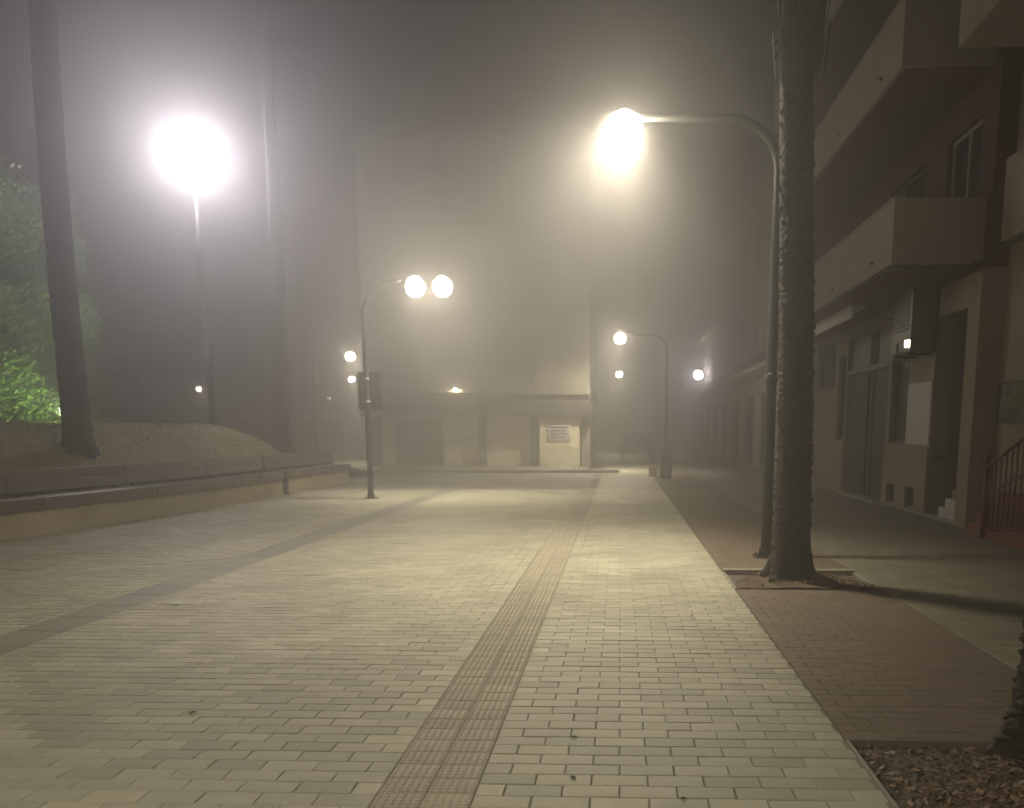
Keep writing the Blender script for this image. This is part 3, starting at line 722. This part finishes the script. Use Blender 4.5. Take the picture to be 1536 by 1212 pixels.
# ---- building C, farther on the right
Cc = thing('foggy_building', 'three storey building fading into the fog beyond the dark palm, with pale ledges', 'building', (9, 44, 0))
gh = [(27+i*4.3, 29.6+i*4.3, .1, 3.0) for i in range(8)]; uh = []
for i in range(9):
    for z in (4.6, 8.1): uh.append((27+i*3.9, 28.6+i*3.9, z, z+1.9))
wall_x(MB(), FX, FX+.3, 25.61, 62, 0, 3.85, gh).build('ground_floor_wall', M['shopwall'], Cc)
wall_x(MB(), FX, FX+.3, 25.61, 62, 3.85, 10.6, uh).build('upper_wall', M['farcream'], Cc)
MB().box(FX+.31, 14, 25.61, 62, 0, 10.6).build('core', M['farcream'], Cc)
for h in gh: win_x(Cc, FX, *h, fm='shutter', name='shop_front', mull=2)
for h in uh: win_x(Cc, FX, *h, fm='frame_l')
for z, d, mm in ((3.7, .75, 'shopwall'), (7.35, .35, 'farcream'), (10.45, .5, 'farcream')): MB().box(FX-d, FX-.002, 25.7, 62, z, z+.16).build('ledge', M[mm], Cc)
MB().box(FX-.1, FX-.002, 25.7, 62, 3.87, 4.5).build('red_band', M['redwall'], Cc)
wl = thing('wall_lamp', 'white wall lamp on a bracket glaring at the far end of the foggy building', 'wall lamp', (5.5, 55, 5))
MB().tube([(FX, 55, 4.4), (5.3, 55, 4.9), (5.15, 55, 5.1)], .03, 8).build('bracket', M['metal'], wl, True)
MB().lathe([(r*.8, z*.8) for r, z in pr], (5.05, 55, 5.05), 16).build('globe', M['lens_c'], wl, True)
lo = point('wall_light', (5.05, 55, 5.05), COOL, 1500, .31); lo.parent = wl; lo.matrix_parent_inverse = Matrix.Translation(-Vector(wl.location))

# ---- building D, across the street
D = thing('corner_shop_building', 'pale block across the street with a flat canopy over cream shop walls', 'building', (-6, 38, 0))
hd = [(-8.8, -7.9, 3.3, 4.6), (-7.8, -6.9, 3.3, 4.6), (-6.8, -5.9, 3.3, 4.6), (-4.6, -3.4, 3.3, 4.6)]
for fl in (1, 2): hd += [(-9.9, -8.5, 3.3+3.3*fl, 5.0+3.3*fl), (-7.3, -5.6, 3.2+3.4*fl, 5.1+3.3*fl), (-4.4, -2.9, 3.3+3.3*fl, 5.0+3.3*fl)]
wall_y(MB(), 34, 34.3, -10.3, -1.2, 2.66, 12.9, hd).build('upper_wall', M['farwall'], D)
wall_y(MB(), 34.2, 34.5, -10.1, -1.2, .0, 2.655, [(-9.2, -7.2, .12, 2.0)]).build('shop_wall', M['shopwall'], D)
MB().box(-10.3, -1.2, 34.51, 46, 0, 12.9).build('core', M['farwall'], D)
for h in hd: win_y(D, 34, *h, mull=2)
win_y(D, 34.2, -9.2, -7.2, .12, 2.0, name='shop_window').children[0].data.materials[0] = M['farwall']
MB().box(-10.4, -1.05, 33.55, 34.19, 2.1, 2.64).build('canopy', M['canopy'], D)
for x in (-9.9, -5.55, -3.45, -1.35): MB().box(x-.15, x+.15, 33.98, 34.19, .1, 2.09).build('pillar', M['fardark'] if x < -3.5 and x > -6 else M['farwall'], D)
MB().box(-3.2, -1.6, 33.75, 34.19, .1, 2.09).build('entrance_block', M['shopwall'], D)
for z in (2.95, 6.2, 9.5, 12.75): MB().box(-10.4, -1.15, 33.8, 33.998, z, z+.18).build('ledge', M['fardark'], D)
for fl in (0, 2):
    z = (3.0, 0, 9.85)[fl]; x0, x1 = ((-8.9, -5.7), 0, (-7.4, -5.5))[fl]
    bb = MB().box(x0, x1, 33.1, 33.797, z, z+.12).build('balcony', M['farwall'], D)
    for k in range(int((x1-x0)/.16)): link('baluster', MB().box(x0+.03+k*.16, x0+.06+k*.16, 33.11, 33.14, z+.12, z+1.0).mesh('baluster', M['fardark']), bb, True)
    link('rail', MB().box(x0, x1, 33.1, 33.15, z+1.001, z+1.05).mesh('rail', M['fardark']), bb, True)
nb = thing('notice_board', 'square notice with grey lines of text on the cream wall under the canopy', 'sign', (-2.5, 33.45, 1.5))
MB().box(-2.85, -1.95, 33.71, 33.745, 1.15, 1.75).build('board', M['white'], nb)
for k in range(4): MB().box(-2.77, -2.05-.1*(k % 2), 33.702, 33.708, 1.63-k*.13, 1.68-k*.13).build('text_line', M['ink'], nb)
fl_ = thing('facade_light', 'tiny bright light on the front of the pale block above the canopy', 'wall lamp', (-6.4, 33.7, 3.1))
MB().lathe([(r*.13, z*.13) for r, z in pr], (-6.42, 33.0, 3.12), 10).build('bulb', M['lens_far'], fl_, True)
lo = point('facade_glow', (-6.42, 33.0, 3.12), WARM, 25, .09); lo.parent = fl_; lo.matrix_parent_inverse = Matrix.Translation(-Vector(fl_.location))
MB().tube([(-6.42, 33.0, 3.18), (-6.42, 33.8, 3.2)], .012, 6).build('arm', M['metal'], fl_, True)

# ------------------------------------------------------------------ things in the fog
lw = thing('boundary_wall', 'long low pale wall in the fog behind the grass bank', 'wall', (-24, 46, 0))
for i in range(8): MB().box(-36+i*2.6, -33.42+i*2.6, 46, 46.25, 0, 2.1, cut=.02).build('wall_panel', M['farwall'], lw); MB().box(-36+i*2.6, -33.42+i*2.6, 45.95, 46.3, 2.101, 2.22).build('coping', M['white'], lw)
bn = thing('litter_bin', 'grey metal litter bin standing on the paving in front of a lamp pole', 'litter bin', (1.52, 27.4, 0))
MB().box(1.33, 1.71, 27.25, 27.6, .08, .82, cut=.01).build('body', M['galv'], bn, bevel=.015); MB().box(1.35, 1.69, 27.27, 27.58, 0, .079).build('base', M['metal'], bn)
MB().box(1.31, 1.73, 27.23, 27.62, .93, .98).build('lid', M['metal'], bn, bevel=.01)
for x in (1.34, 1.68):
    for y in (27.28, 27.56): MB().box(x-.015, x+.02, y-.02, y+.02, .821, .929).build('post', M['metal'], bn)
MB().box(1.0, 1.26, 28.1, 28.4, 0, .36, cut=.02).build('concrete_block', M['cream']); tag(bpy.data.objects['concrete_block'], 'small pale concrete block on the paving left of the litter bin', 'block')
# car seen from behind
car = thing('parked_car', 'dark car parked in the fog at the end of the street', 'car', (.9, 43, 0))
prof = [(0, .35), (0, .85), (.12, .98), (.45, 1.38), (1.6, 1.45), (2.3, 1.3), (2.95, .95), (3.9, .82), (4.1, .6), (4.1, .3)]
m = MB(); n = len(prof)
for x in (-.86, .86):
    for y, z in prof: m.v.append((.9+x*(1 if z < .97 else .8), 42+y, z))
m.f = [tuple(range(n)), tuple(range(2*n-1, n-1, -1))] + [(i, (i+1) % n, n+(i+1) % n, n+i) for i in range(n)]
m.build('body', M['carbody'], car, bevel=.05)
MB().quad((.3, 42.165, 1.03), (1.5, 42.165, 1.03), (1.45, 42.42, 1.36), (.35, 42.42, 1.36)).build('rear_window', M['glass'], car)
for x in (.16, 1.5): MB().box(x, x+.16, 41.97, 41.995, .68, .82).build('tail_light', M['redmetal'], car)
for x in (.08, 1.54):
    for y in (42.75, 45.2): MB().tube([(x, y, .32), (x+.2, y, .32)], .32, 16).build('wheel', M['rubber'], car, True)

# ------------------------------------------------------------------ litter on the paving
def leaf(x, y, l, rz, label):
    m = MB(); n = 6
    for k in range(n+1):
        u = k/n; wd = l*.32*math.sin(math.pi*min(1, u*1.05)); z = .003+.004*math.sin(u*3)
        for q in (-1, 0, 1): m.v.append((l*(u-.5), q*wd, z+abs(q)*.002))
    for k in range(n):
        for q in (0, 1): a = k*3+q; m.f.append((a, a+3, a+4, a+1))
    o = m.build('fallen_leaf', M['thatch']); o.location = (x, y, 0); o.rotation_euler = (0, 0, rz); tag(o, label, 'leaf', 'fallen leaves on the paving')
leaf(-.22, 4.05, .04, .4, 'small dark leaf on the paving just right of the tactile strip, the upper of two')
leaf(-.2, 3.55, .042, 2.0, 'small curled dark leaf near the bottom edge right of the tactile strip')
leaf(.28, 3.35, .03, .9, 'tiny dark leaf on the paving nearest the bottom edge')
leaf(.62, 6.9, .05, 1.5, 'dark speck of a leaf on the paving between the tactile strip and the palm')
leaf(-2.35, 4.35, .05, .2, 'dark leaf on the paving left of the tactile strip')
m = MB(); m.v = [(-.07, -.02, .004), (.06, -.03, .012), (.075, .025, .006), (-.01, .035, .02), (-.08, .02, .005)]; m.f = [(0, 1, 3), (1, 2, 3), (0, 3, 4)]
o = m.build('paper_scrap', M['paper']); o.location = (-3.98, 7.2, .003); tag(o, 'small white scrap of paper lying on the paving near the dark band', 'paper')
